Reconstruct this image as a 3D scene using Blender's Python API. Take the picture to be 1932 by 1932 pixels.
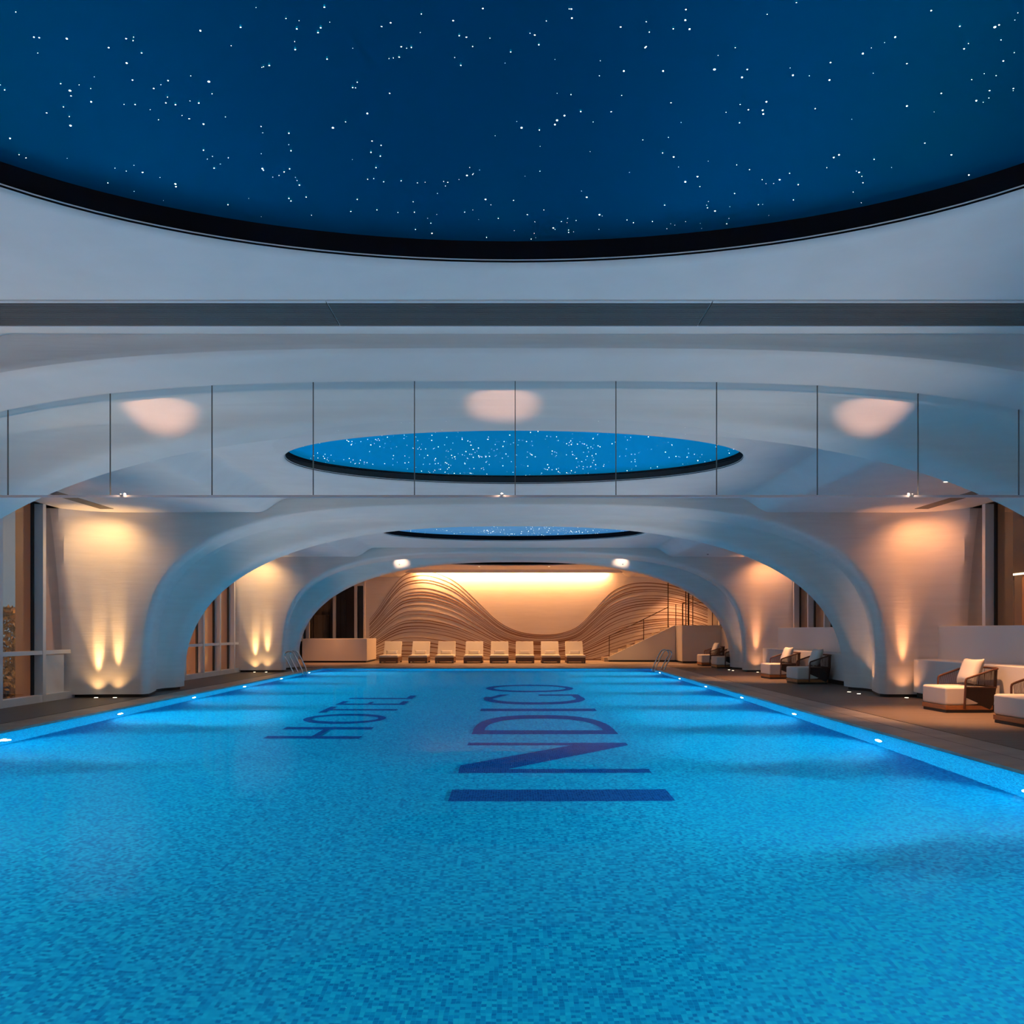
import bpy, bmesh, math, random
from mathutils import Vector, Matrix
R = math.radians
scene = bpy.context.scene
COL = scene.collection
for o in list(bpy.data.objects): bpy.data.objects.remove(o)

# ------------------------------------------------------------------ camera
FPX, CX, CY, CAMH = 1600.0, 970.0, 1189.0, 1.3
cd = bpy.data.cameras.new('camera'); cam = bpy.data.objects.new('camera', cd); COL.objects.link(cam)
cam.location = (0, 0, CAMH); cam.rotation_euler = (R(90), 0, 0)
cd.sensor_width = 36; cd.lens = FPX / 1932 * 36
cd.shift_x = (966 - CX) / 1932; cd.shift_y = (CY - 966) / 1932
cd.clip_end = 300; cd.clip_start = 0.05
scene.camera = cam

# ------------------------------------------------------------------ world (dusk)
wd = bpy.data.worlds.new('dusk'); scene.world = wd; wd.use_nodes = True
wn = wd.node_tree.nodes; wl = wd.node_tree.links
bg = wn['Background']; tcw = wn.new('ShaderNodeTexCoord'); sx = wn.new('ShaderNodeSeparateXYZ'); cr = wn.new('ShaderNodeValToRGB')
wl.new(tcw.outputs['Generated'], sx.inputs[0]); wl.new(sx.outputs['Z'], cr.inputs[0]); wl.new(cr.outputs[0], bg.inputs[0])
e = cr.color_ramp.elements
e[0].position = 0.0; e[0].color = (0.16, 0.22, 0.27, 1); e[1].position = 0.45; e[1].color = (0.035, 0.06, 0.13, 1)
bg.inputs[1].default_value = .85

# ------------------------------------------------------------------ render look
vs = scene.view_settings
scene.display_settings.display_device = 'sRGB'
vs.view_transform = 'Standard'; vs.look = 'None'; vs.gamma = 1; vs.use_curve_mapping = False
vs.exposure = 0.0
cy = scene.cycles
cy.use_denoising = True
try: cy.denoiser = 'OPENIMAGEDENOISE'; cy.denoising_input_passes = 'RGB_ALBEDO_NORMAL'
except Exception: pass
cy.max_bounces = 12; cy.diffuse_bounces = 6; cy.glossy_bounces = 5; cy.transmission_bounces = 10; cy.transparent_max_bounces = 12
cy.caustics_reflective = False; cy.caustics_refractive = True
cy.sample_clamp_indirect = 4.0; cy.sample_clamp_direct = 0
cy.use_light_tree = True; cy.use_adaptive_sampling = False
cy.blur_glossy = 0.3

# ------------------------------------------------------------------ lights
WARM = (1.0, 0.49, 0.21); AMBER = (1.0, 0.39, 0.15); GOLD = (1.0, 0.56, 0.22)
def lamp(kind, loc, energy, color, direction=(0, 0, -1), size=0.05, angle=90, blend=1.0, sy=None, parent=None):
    d = bpy.data.lights.new('lamp', kind); d.energy = energy; d.color = color
    o = bpy.data.objects.new('lamp', d); COL.objects.link(o); o.location = loc
    o.rotation_euler = Vector(direction).to_track_quat('-Z', 'Y').to_euler()
    if kind == 'SPOT': d.spot_size = R(angle); d.spot_blend = blend; d.shadow_soft_size = size
    elif kind == 'AREA':
        d.shape = 'RECTANGLE'; d.size = size; d.size_y = sy or size
    else: d.shadow_soft_size = size
    if parent:
        o.parent = parent; o.matrix_parent_inverse = parent.matrix_world.inverted()
    return o

PXL, PXR, PY0, PY1, PD = -6.60, 4.70, 0.20, 29.2, 1.20     # pool
ARCH_Y = [7.33, 16.42, 26.35]
FARY = 36.3
ZC, ZS = 3.86, 3.58

# ------------------------------------------------------------------ helpers
def tag(o, label=None, cat=None, group=None, kind=None):
    if label: o['label'] = label
    if cat: o['category'] = cat
    if group: o['group'] = group
    if kind: o['kind'] = kind
    return o
def empty(name, loc=(0, 0, 0), rz=0):
    o = bpy.data.objects.new(name, None); COL.objects.link(o); o.location = loc; o.rotation_euler = (0, 0, rz)
    o.empty_display_size = 0.2
    return o
def link(name, me, m=None, parent=None, smooth=None):
    if m: me.materials.append(m)
    if smooth is not None:
        for p in me.polygons: p.use_smooth = True
        me.set_sharp_from_angle(angle=R(smooth))
    o = bpy.data.objects.new(name, me); COL.objects.link(o)
    if parent: o.parent = parent
    return o
class MB:
    def __init__(s): s.v = []; s.f = []
    def add(s, vs_, fs):
        n = len(s.v); s.v += [tuple(v) for v in vs_]; s.f += [tuple(i + n for i in f) for f in fs]; return s
    def box(s, x0, x1, y0, y1, z0, z1):
        return s.add([(x0,y0,z0),(x1,y0,z0),(x1,y1,z0),(x0,y1,z0),(x0,y0,z1),(x1,y0,z1),(x1,y1,z1),(x0,y1,z1)],
                     [(0,3,2,1),(4,5,6,7),(0,1,5,4),(1,2,6,5),(2,3,7,6),(3,0,4,7)])
    def tube(s, pts, r, n=8, caps=True):
        pts = [Vector(p) for p in pts]; rings = []
        up = Vector((0, 0, 1)); prev = None
        for i, p in enumerate(pts):
            a = pts[max(i-1, 0)]; b = pts[min(i+1, len(pts)-1)]
            t = (b - a).normalized()
            if prev is None:
                u = t.cross(up)
                if u.length < 1e-3: u = t.cross(Vector((1, 0, 0)))
                u.normalize()
            else:
                u = prev - t * prev.dot(t); u.normalize()
            prev = u; w = t.cross(u)
            rr = r[i] if isinstance(r, (list, tuple)) else r
            rings.append([p + (u * math.cos(k*2*math.pi/n) + w * math.sin(k*2*math.pi/n)) * rr for k in range(n)])
        vs_ = [v for ring in rings for v in ring]; fs = []
        for i in range(len(rings)-1):
            for k in range(n):
                fs.append((i*n+k, i*n+(k+1) % n, (i+1)*n+(k+1) % n, (i+1)*n+k))
        if caps: fs.append(tuple(reversed(range(n)))); fs.append(tuple(range((len(rings)-1)*n, len(rings)*n)))
        return s.add(vs_, fs)
    def disc(s, c, r, n=20, axis='z', flip=False, h=0.0):
        c = Vector(c); pts = []
        for k in range(n):
            a = k*2*math.pi/n; u, w = math.cos(a)*r, math.sin(a)*r
            d = {'z': (u, w, 0), 'x': (0, u, w), 'y': (w, 0, u)}[axis]; pts.append(c + Vector(d))
        if h:
            off = {'z': Vector((0,0,h)), 'x': Vector((h,0,0)), 'y': Vector((0,h,0))}[axis]
            m = len(pts); allp = pts + [p + off for p in pts]
            fs = [tuple(reversed(range(m))), tuple(range(m, 2*m))] + [(k, (k+1) % m, m+(k+1) % m, m+k) for k in range(m)]
            return s.add(allp, fs)
        f = tuple(range(n)); return s.add(pts, [tuple(reversed(f)) if flip else f])
    def prism(s, poly, z0, z1):
        n = len(poly)
        return s.add([(x, y, z0) for x, y in poly] + [(x, y, z1) for x, y in poly],
                     [tuple(reversed(range(n))), tuple(range(n, 2*n))] + [(i, (i+1) % n, n+(i+1) % n, n+i) for i in range(n)])
    def grid(s, rows, close=False):
        m = len(rows[0]); vs_ = [v for r_ in rows for v in r_]; fs = []
        for i in range(len(rows)-1):
            for k in range(m if close else m-1):
                fs.append((i*m+k, i*m+(k+1) % m, (i+1)*m+(k+1) % m, (i+1)*m+k))
        return s.add(vs_, fs)
    def mesh(s, name='m', fix=True):
        me = bpy.data.meshes.new(name); me.from_pydata(s.v, [], s.f); me.update()
        if fix:
            bm = bmesh.new(); bm.from_mesh(me); bmesh.ops.recalc_face_normals(bm, faces=bm.faces); bm.to_mesh(me); bm.free()
        return me
    def build(s, name, m, parent=None, smooth=None, bevel=0, seg=2, fix=True, sub=0):
        o = link(name, s.mesh(name, fix), m, parent, smooth)
        if bevel:
            b = o.modifiers.new('b', 'BEVEL'); b.width = bevel; b.segments = seg; b.limit_method = 'ANGLE'; b.angle_limit = R(35)
            for p in o.data.polygons: p.use_smooth = True
            b.harden_normals = True
        if sub:
            b = o.modifiers.new('s', 'SUBSURF'); b.levels = sub; b.render_levels = sub
        return o
def dup(o, parent=None):
    c = o.copy(); COL.objects.link(c); c.parent = parent
    for ch in list(o.children): dup(ch, c)
    return c

# ------------------------------------------------------------------ materials
def mat(name, color, rough=0.6, metal=0.0, ior=1.5, noise=None, bump=None, emit=None, spec=None):
    m = bpy.data.materials.new(name); m.use_nodes = True; nt = m.node_tree; N = nt.nodes; L = nt.links
    b = N['Principled BSDF']; b.inputs['Base Color'].default_value = (*color, 1); b.inputs['Roughness'].default_value = rough
    b.inputs['Metallic'].default_value = metal; b.inputs['IOR'].default_value = ior
    if spec is not None: b.inputs['Specular IOR Level'].default_value = spec
    if emit: b.inputs['Emission Color'].default_value = (*emit[0], 1); b.inputs['Emission Strength'].default_value = emit[1]
    tc = N.new('ShaderNodeTexCoord')
    if noise:   # (scale vector, colour 2, detail)
        mp = N.new('ShaderNodeMapping'); mp.inputs['Scale'].default_value = noise[0]; L.new(tc.outputs['Object'], mp.inputs[0])
        nz = N.new('ShaderNodeTexNoise'); nz.inputs['Scale'].default_value = 1; nz.inputs['Detail'].default_value = noise[2]; L.new(mp.outputs[0], nz.inputs[0])
        r = N.new('ShaderNodeValToRGB'); r.color_ramp.elements[0].position = .35; r.color_ramp.elements[1].position = .65
        r.color_ramp.elements[0].color = (*color, 1); r.color_ramp.elements[1].color = (*noise[1], 1)
        L.new(nz.outputs[0], r.inputs[0]); L.new(r.outputs[0], b.inputs['Base Color'])
    if bump:    # (scale vector, strength, distance)
        mp = N.new('ShaderNodeMapping'); mp.inputs['Scale'].default_value = bump[0]; L.new(tc.outputs['Object'], mp.inputs[0])
        nz = N.new('ShaderNodeTexNoise'); nz.inputs['Scale'].default_value = 1; nz.inputs['Detail'].default_value = 3; L.new(mp.outputs[0], nz.inputs[0])
        bp = N.new('ShaderNodeBump'); bp.inputs['Strength'].default_value = bump[1]; bp.inputs['Distance'].default_value = bump[2]
        L.new(nz.outputs[0], bp.inputs['Height']); L.new(bp.outputs[0], b.inputs['Normal'])
    return m
def mosaic(name, c0, c1, c2, grout):
    m = bpy.data.materials.new(name); m.use_nodes = True; nt = m.node_tree; N = nt.nodes; L = nt.links
    b = N['Principled BSDF']; b.inputs['Roughness'].default_value = .7; b.inputs['Specular IOR Level'].default_value = .05
    g = N.new('ShaderNodeNewGeometry')
    mul = N.new('ShaderNodeVectorMath'); mul.operation = 'MULTIPLY_ADD'; mul.inputs[1].default_value = (40, 40, 40); mul.inputs[2].default_value = (.37, .37, .37)
    L.new(g.outputs['Position'], mul.inputs[0])
    fl = N.new('ShaderNodeVectorMath'); fl.operation = 'FLOOR'; L.new(mul.outputs[0], fl.inputs[0])
    fr = N.new('ShaderNodeVectorMath'); fr.operation = 'FRACTION'; L.new(mul.outputs[0], fr.inputs[0])
    wn_ = N.new('ShaderNodeTexWhiteNoise'); wn_.noise_dimensions = '3D'; L.new(fl.outputs[0], wn_.inputs['Vector'])
    r = N.new('ShaderNodeValToRGB'); r.color_ramp.interpolation = 'LINEAR'
    r.color_ramp.elements[0].position = 0; r.color_ramp.elements[0].color = (*c0, 1)
    r.color_ramp.elements[1].position = 1; r.color_ramp.elements[1].color = (*c2, 1)
    el = r.color_ramp.elements.new(.5); el.color = (*c1, 1)
    L.new(wn_.outputs['Value'], r.inputs[0])
    sp = N.new('ShaderNodeSeparateXYZ'); L.new(fr.outputs[0], sp.inputs[0])
    mn = N.new('ShaderNodeMath'); mn.operation = 'MINIMUM'; L.new(sp.outputs[0], mn.inputs[0]); L.new(sp.outputs[1], mn.inputs[1])
    mn2 = N.new('ShaderNodeMath'); mn2.operation = 'MINIMUM'; L.new(mn.outputs[0], mn2.inputs[0]); L.new(sp.outputs[2], mn2.inputs[1])
    lt = N.new('ShaderNodeMath'); lt.operation = 'LESS_THAN'; lt.inputs[1].default_value = .07; L.new(mn2.outputs[0], lt.inputs[0])
    mx = N.new('ShaderNodeMix'); mx.data_type = 'RGBA'; L.new(lt.outputs[0], mx.inputs[0]); L.new(r.outputs[0], mx.inputs[6]); mx.inputs[7].default_value = (*grout, 1)
    L.new(mx.outputs[2], b.inputs['Base Color'])
    return m
def glass_thin(name, ior=1.5, tint=(1, 1, 1), boost=1.0):
    m = bpy.data.materials.new(name); m.use_nodes = True; nt = m.node_tree; N = nt.nodes; L = nt.links
    for n in list(N): N.remove(n)
    out = N.new('ShaderNodeOutputMaterial'); mx = N.new('ShaderNodeMixShader'); tr = N.new('ShaderNodeBsdfTransparent'); gl = N.new('ShaderNodeBsdfGlossy')
    fr = N.new('ShaderNodeFresnel'); fr.inputs[0].default_value = ior; gl.inputs['Roughness'].default_value = 0.0
    mu = N.new('ShaderNodeMath'); mu.operation = 'MULTIPLY'; mu.inputs[1].default_value = boost; mu.use_clamp = True
    tr.inputs[0].default_value = (*tint, 1)
    g = N.new('ShaderNodeNewGeometry')   # the thin sheet reflects alike from both sides
    vm = N.new('ShaderNodeMix'); vm.data_type = 'FLOAT'; vm.inputs[2].default_value = ior; vm.inputs[3].default_value = 1/ior
    L.new(g.outputs['Backfacing'], vm.inputs[0]); L.new(vm.outputs[0], fr.inputs[0])
    L.new(fr.outputs[0], mu.inputs[0]); L.new(mu.outputs[0], mx.inputs[0]); L.new(tr.outputs[0], mx.inputs[1]); L.new(gl.outputs[0], mx.inputs[2]); L.new(mx.outputs[0], out.inputs[0])
    return m

PLASTER = mat('white_plaster', (0.72, 0.70, 0.67), .55, noise=((2.2, 2.2, 2.2), (0.76, 0.74, 0.71), 5), bump=((14, 14, 30), .12, .01))
STRIATED = mat('combed_plaster', (0.74, 0.70, 0.65), .6, noise=((1.2, 1.2, 14), (0.70, 0.66, 0.61), 4), bump=((3, 3, 40), .2, .01))
PANEL = mat('painted_panel', (0.72, 0.70, 0.66), .45)
RELIEF = mat('relief_groove_shade', (0.22, 0.11, 0.06), .8)  # dark brown puts the grooves' shade into the strips' colour
FRAMEW = mat('white_metal_frame', (0.66, 0.67, 0.66), .35)
GASKET = mat('black_gasket', (0.01, 0.01, 0.012), .5)
DARK = mat('dark_plinth', (0.03, 0.027, 0.025), .6)
DECK = mat('brown_decking', (0.125, 0.085, 0.062), .55, noise=((1.0, 22, 1), (0.165, 0.125, 0.10), 3), bump=((1, 60, 1), .3, .004))
DECKL = mat('grey_decking', (0.055, 0.062, 0.066), .5, noise=((22, 1.0, 1), (0.075, 0.08, 0.083), 3))
STONE = mat('border_stone', (0.22, 0.19, 0.16), .42, noise=((1.2, 3, 1), (0.31, 0.27, 0.225), 6))
LIMEST = mat('beige_floor_stone', (0.30, 0.25, 0.20), .4, noise=((1, 3, 1), (0.36, 0.30, 0.24), 5))
VENT = mat('grey_vent_metal', (0.14, 0.12, 0.105), .5)
VENTD = mat('vent_dark', (0.02, 0.02, 0.02), .8)
BLACK = mat('black_rim', (0.004, 0.004, 0.006), .8, spec=.1)
def star_panel_mat(name, dif, gls, em):
    m = bpy.data.materials.new(name); m.use_nodes = True; N = m.node_tree.nodes; L = m.node_tree.links
    for n in list(N): N.remove(n)
    out = N.new('ShaderNodeOutputMaterial'); d = N.new('ShaderNodeBsdfDiffuse'); g = N.new('ShaderNodeBsdfGlossy'); f = N.new('ShaderNodeFresnel'); x = N.new('ShaderNodeMixShader')
    d.inputs[0].default_value = (*dif, 1); g.inputs[0].default_value = (*gls, 1); g.inputs['Roughness'].default_value = .36; f.inputs[0].default_value = 1.7
    e_ = N.new('ShaderNodeEmission'); e_.inputs[0].default_value = (*em, 1); ad = N.new('ShaderNodeAddShader')
    L.new(f.outputs[0], x.inputs[0]); L.new(d.outputs[0], x.inputs[1]); L.new(g.outputs[0], x.inputs[2]); L.new(x.outputs[0], ad.inputs[0]); L.new(e_.outputs[0], ad.inputs[1]); L.new(ad.outputs[0], out.inputs[0])
    return m
STARP = [star_panel_mat('faint_reflection_glow_panel', (0.0, 0.03, 0.075), (0.0, 0.45, 0.75), (0.0, 0.006, 0.017)), star_panel_mat('bright_reflection_glow_panel', (0.0, 0.05, 0.14), (0.04, 0.55, 1.0), (0.0, 0.125, 0.29)), star_panel_mat('pale_reflection_glow_panel', (0.0, 0.05, 0.14), (0.3, 0.7, 1.0), (0.03, 0.16, 0.36))]  # blue emission stands for the reflection in the glossy film
STARQ = star_panel_mat('warm_reflection_star_panel', (0.05, 0.03, 0.03), (0.8, 0.6, 0.5), (0.0, 0.0, 0.0))  # no glow; brown tint stands for the warm wall's reflection
TILE = mosaic('blue_mosaic', (0.0, 0.20, 0.54), (0.0, 0.345, 0.71), (0.005, 0.50, 0.82), (0.004, 0.40, 0.74))
TILED = mosaic('navy_mosaic', (0.0, 0.035, 0.20), (0.0, 0.06, 0.30), (0.003, 0.085, 0.36), (0.01, 0.20, 0.50))
STEEL = mat('chrome_steel', (0.75, 0.75, 0.74), .12, 1.0)
CUSH = mat('cream_upholstery', (0.74, 0.69, 0.62), .85, bump=((60, 60, 60), .15, .002))
PILLOW = mat('cream_pillow', (0.72, 0.69, 0.64), .85, bump=((50, 50, 50), .15, .002))
TEAK = mat('orange_teak', (0.42, 0.17, 0.055), .4, noise=((6, 6, 60), (0.33, 0.12, 0.04), 4))
TEAKD = mat('brown_teak', (0.20, 0.095, 0.045), .45, noise=((6, 6, 60), (0.15, 0.07, 0.032), 4))
ROPE = mat('brown_rope', (0.075, 0.035, 0.022), .7)
WEAVE = mat('dark_weave', (0.035, 0.018, 0.014), .75, bump=((90, 90, 90), .5, .006))
TUBEM = mat('brown_rope_tube', (0.10, 0.035, 0.018), .5)
GLASS = glass_thin('screen_glass', 1.5, (.96, .97, .965), 1.2)
WGLASS = glass_thin('window_glass', 1.5, (.92, .95, .96), 1.0)
BALG = glass_thin('balustrade_glass', 1.5, (.97, .98, .97), 1.0)
EMW = mat('pool_lamp_lens', (1, 1, 1), .4, emit=((0.85, 0.97, 1.0), 40))
EMWARM = mat('uplight_lens', (1, 1, 1), .4, emit=((1.0, 0.8, 0.55), 5))
STAR = mat('star_point', (1, 1, 1), .5, emit=((1.0, 0.96, 0.86), 14))
FIN = mat('tan_cladding', (0.42, 0.25, 0.12), .55)
BRONZE = mat('bronze_frame', (0.07, 0.035, 0.02), .4, .3)

# water: refracting surface with very faint ripples
WATER = bpy.data.materials.new('pool_water'); WATER.use_nodes = True
N = WATER.node_tree.nodes; L = WATER.node_tree.links
for n in list(N): N.remove(n)
out = N.new('ShaderNodeOutputMaterial'); gb = N.new('ShaderNodeBsdfRefraction'); gb.inputs['IOR'].default_value = 1.333; gb.inputs['Roughness'].default_value = 0.0
gg = N.new('ShaderNodeBsdfGlossy'); gg.inputs['Roughness'].default_value = 0.0; wf = N.new('ShaderNodeFresnel'); wf.inputs[0].default_value = 1.333
wm = N.new('ShaderNodeMath'); wm.operation = 'MULTIPLY'; wm.inputs[1].default_value = .065; wx = N.new('ShaderNodeMixShader')
gb.inputs['Color'].default_value = (0.93, 0.99, 1.0, 1)
tc = N.new('ShaderNodeTexCoord'); mp = N.new('ShaderNodeMapping'); mp.inputs['Scale'].default_value = (7, 5, 1); nz = N.new('ShaderNodeTexNoise')
nz.inputs['Scale'].default_value = 1; nz.inputs['Detail'].default_value = 2
bp = N.new('ShaderNodeBump'); bp.inputs['Strength'].default_value = 1.0; bp.inputs['Distance'].default_value = 0.0009
L.new(tc.outputs['Object'], mp.inputs[0]); L.new(mp.outputs[0], nz.inputs[0]); L.new(nz.outputs[0], bp.inputs['Height']); L.new(bp.outputs[0], gb.inputs['Normal']); L.new(bp.outputs[0], gg.inputs['Normal']); L.new(bp.outputs[0], wf.inputs['Normal'])
L.new(wf.outputs[0], wm.inputs[0]); L.new(wm.outputs[0], wx.inputs[0]); L.new(gb.outputs[0], wx.inputs[1]); L.new(gg.outputs[0], wx.inputs[2]); L.new(wx.outputs[0], out.inputs[0])

# ================================================================== STRUCTURE
def rect(mb, x0, x1, y0, y1, z): mb.add([(x0,y0,z),(x1,y0,z),(x1,y1,z),(x0,y1,z)], [(0,1,2,3)])
# ---- floors
BR, BL, BF = 5.53, -7.14, 30.0
m = MB(); m.box(BR, 9.0, -3, 31.6, -.06, 0); f = m.build('floor', DECK); tag(f, 'dark brown decking along the right side of the pool', kind='structure')
m = MB(); m.box(-9.0, BL, -3, BF, -.06, 0); f = m.build('floor', DECKL); tag(f, 'dark grey decking along the left side of the pool', kind='structure')
m = MB(); m.box(-9.0, BR, BF, 37.5, -.06, 0); m.box(BR, 9.0, 31.6, 37.5, -.06, 0); f = m.build('floor', LIMEST); tag(f, 'beige stone floor at the far end of the pool', kind='structure')
m = MB()
m.box(PXR, 5.50, PY0, PY1, -.06, 0.0); m.box(-7.11, PXL, PY0, PY1, -.06, 0.0); m.box(-7.11, 5.50, PY1, BF-.03, -.06, 0); m.box(-7.11, 5.50, -3, PY0, -.06, 0)
m.box(5.50, BR, -3, BF, -.06, -.006); m.box(BL, -7.11, -3, BF, -.06, -.006)
f = m.build('trim_1', STONE); tag(f, kind='structure')
m = MB(); m.box(PXR+.40, PXR+.408, PY0, PY1, 0.0, .0008); m.build('trim_2', VENTD)['kind'] = 'structure'
# ---- pool
pool = empty('swimming_pool', (0, 0, 0)); tag(pool, 'long rectangular pool with blue mosaic tiles and sunken lettering', 'swimming pool')
zb = -PD
m = MB(); m.add([(PXL,PY0,zb),(PXR,PY0,zb),(PXR,PY1,zb),(PXL,PY1,zb),(PXL,PY0,-.03),(PXR,PY0,-.03),(PXR,PY1,-.03),(PXL,PY1,-.03)],
      [(0,1,2,3),(0,4,5,1),(1,5,6,2),(2,6,7,3),(3,7,4,0)])
m.build('tiled_basin', TILE, pool, fix=False)
# tile lip just under the coping
m = MB(); m.box(PXL-.05, PXL, PY0, PY1, -.09, -.06); m.box(PXR, PXR+.05, PY0, PY1, -.09, -.06)
m = MB(); rect(m, PXL, PXR, PY0, PY1, -.028); m.build('water', WATER, pool, fix=False)

def letter(polys):
    m = MB()
    for i, p in enumerate(polys):
        m.prism(p, zb + .001, zb + .004 + (i % 7)*.0004)
    o = m.build('letter', TILED, pool); return o
def ring_quads(cx, cy, rx, ry, tx, ty, a0=0, a1=360, n=44, pw=2.0):
    """stroke of an ellipse as quads; tx/ty stroke widths"""
    q = []
    def pt(a, ax, ay):
        c, s_ = math.cos(a), math.sin(a)
        return (cx + ax * math.copysign(abs(c)**(2/pw), c), cy + ay * math.copysign(abs(s_)**(2/pw), s_))
    for i in range(n):
        a = R(a0 + (a1-a0)*i/n); b = R(a0 + (a1-a0)*(i+1)/n)
        q.append([pt(a, rx, ry), pt(b, rx, ry), pt(b, rx-tx, ry-ty), pt(a, rx-tx, ry-ty)])
    return q
def bar(x0, x1, y0, y1): return [(x0,y0),(x1,y0),(x1,y1),(x0,y1)]
XA, XB = -0.61, 1.49
letter([bar(XA, XB, 7.85, 8.34)])                                                                    # I
letter([bar(XA, XB, 9.17, 9.40), bar(XA, XB, 11.08, 11.30), [(XA, 9.17), (-.28, 9.17), (XB, 11.08), (XB, 11.30), (.95, 11.30), (XA, 9.62)]])   # N
letter([bar(XA, XB, 12.13, 12.56)] + [[(x0, y0), (x1, y1), (x2, y2), (x3, y3)] for (x0, y0), (x1, y1), (x2, y2), (x3, y3) in
        ring_quads(.44, 12.5, 1.05, 2.08, .17, .55, 0, 180, 40, 2.5)])                                # D
letter([bar(XA, XB, 15.22, 15.67)])                                                                  # I
letter(ring_quads(.42, 17.85, 1.06, 1.40, .18, .50, 165, 372, 44, 2.2) + [ [(-.64, 17.7), (-.46, 17.7), (-.10, 18.84), (-.30, 18.84)], [(1.46, 18.0), (1.28, 18.0), (1.24, 18.86), (1.42, 18.86)], bar(.54, 1.42, 18.50, 18.86)])   # G
letter(ring_quads(.38, 20.71, 1.06, 1.25, .18, .42, 0, 360, 52))                                      # O
HA, HB = -3.46, -2.13
letter([bar(HA, HB, 11.65, 11.91), bar(HA, HB, 12.62, 12.90), bar(-2.84, -2.74, 11.9, 12.65)])        # H
letter(ring_quads(-2.80, 14.03, .67, .73, .12, .30, 0, 360, 40))                                      # O
letter([bar(HA, -3.34, 14.92, 16.0), bar(-3.34, HB, 15.32, 15.58)])                                   # T
letter([bar(HA, HB, 16.38, 16.64), bar(HA, -3.35, 16.6, 17.16), bar(-2.88, -2.80, 16.6, 17.0), bar(-2.25, HB, 16.6, 17.18)])   # E
letter([bar(HA, HB, 17.66, 17.94), bar(-2.27, HB, 17.9, 18.55)])                                      # L

# ---- underwater lamps, with added spill and fill
POOLE = 620.0; SPILL = 68.0; SPILLC = (1.0, 0.79, 0.56); POOLC = (1.0, 0.97, 0.92)
POOL_Y = [1.1 + 3.27 * k for k in range(9)]
first = None
def pool_light(x, y, dx, label):
    global first
    if first is None:
        r_ = empty('pool_light')
        m = MB(); m.disc((0, 0, 0), .115, 24, 'x', h=.012); m.build('bezel', STEEL, r_, smooth=40)
        m = MB(); m.disc((.013, 0, 0), .085, 20, 'x', h=.006); m.build('lens', EMW, r_)
        first = r_; o = r_
    else: o = dup(first)
    o.location = (x, y, -.72); o.rotation_euler = (0, 0, 0 if dx > 0 else math.pi)
    tag(o, label, 'pool light', 'round pool lights in the side walls under water')
    return o
for k, y in enumerate(POOL_Y):
    lk = ['nearest and out of the frame', 'second, beside the camera', 'third, just outside the frame', 'at the edge of the photo', 'below the first arch column', 'fifth along', 'sixth along', 'beyond the second arch', 'beside the chrome ladder'][k]
    for x, dx, sd in ((PXL, 1, 'left'), (PXR, -1, 'right')):
        pool_light(x, y, dx, 'round underwater light in the %s pool wall, %s from the camera' % (sd, ['first','second','third','fourth','fifth','sixth','seventh','eighth','last'][k]))
        lamp('SPOT', (x + dx*.06, y, -.72), POOLE*.33, POOLC, (dx, 0, -.30), .06, 165, 1.0)
        lamp('SPOT', (x + dx*.06, y, -.72), POOLE*(2.6 if k == 2 else 1.5), POOLC, (dx, 0, -.26), .06, 80, 1.0)
        lamp('SPOT', (x + dx*.35, y, .02), SPILL*(1.3 if k < 2 else 2.6 if k < 7 else 1.3), SPILLC, (dx*.95, 0, 1), .05, 96, 1.0)      # added lamp without fixture, stands in for light leaving the water
for x in (-4.5, -1, 2.6):  # added, unseen end-wall lamps to brighten the near water
    lamp('SPOT', (x, PY0+.06, -.72), POOLE*.6, POOLC, (0, 1, -.25), .06, 165, 1.0)

# ---- arches
def sup(a, b, n, psi):
    """polar superellipse; psi is the angle in the unit circle"""
    ph = math.atan2(b*math.sin(psi), a*math.cos(psi))
    c, s_ = abs(math.cos(ph)), abs(math.sin(ph))
    r_ = ((c/a)**n + (s_/b)**n) ** (-1/n)
    return (-math.copysign(c, math.cos(ph))*r_, s_*r_)
NA = 128
PSI = [math.pi*i/NA for i in range(NA+1)]
PLZ = .06
SECT = [(0,7.24,3.775,3.5),(.012,7.205,3.742,3.5),(.035,7.18,3.722,3.5),(.07,7.16,3.706,3.5),(.12,7.148,3.697,3.5),(.18,7.142,3.690,3.5),
        (.3,7.17,3.688,3.5),(.5,7.22,3.686,3.5),(.75,7.29,3.684,3.5),(1.0,7.36,3.682,3.5),(1.08,7.385,3.68,3.5),
        (1.085,7.44,3.735,3.5),(1.25,7.50,3.755,3.5),(1.5,7.51,3.76,3.5),(1.66,7.50,3.745,3.45),(1.76,7.475,3.715,3.3),(1.82,7.45,3.69,3.1),
        (1.86,7.425,3.665,2.85),(1.89,7.40,3.645,2.70),(1.93,7.375,3.63,2.62),(1.99,7.35,3.617,2.57),(2.08,7.33,3.608,2.55),(2.2,7.32,3.605,2.55),(2.4,7.32,3.605,2.55)]
def flare(x, z):
    ax = abs(x)
    if ax < 7.6: return 0
    return -(.12 + .46*(max(z, 0)/3.6)**2) * min(1.0, ((ax-7.6)/.9))**2.2
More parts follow.
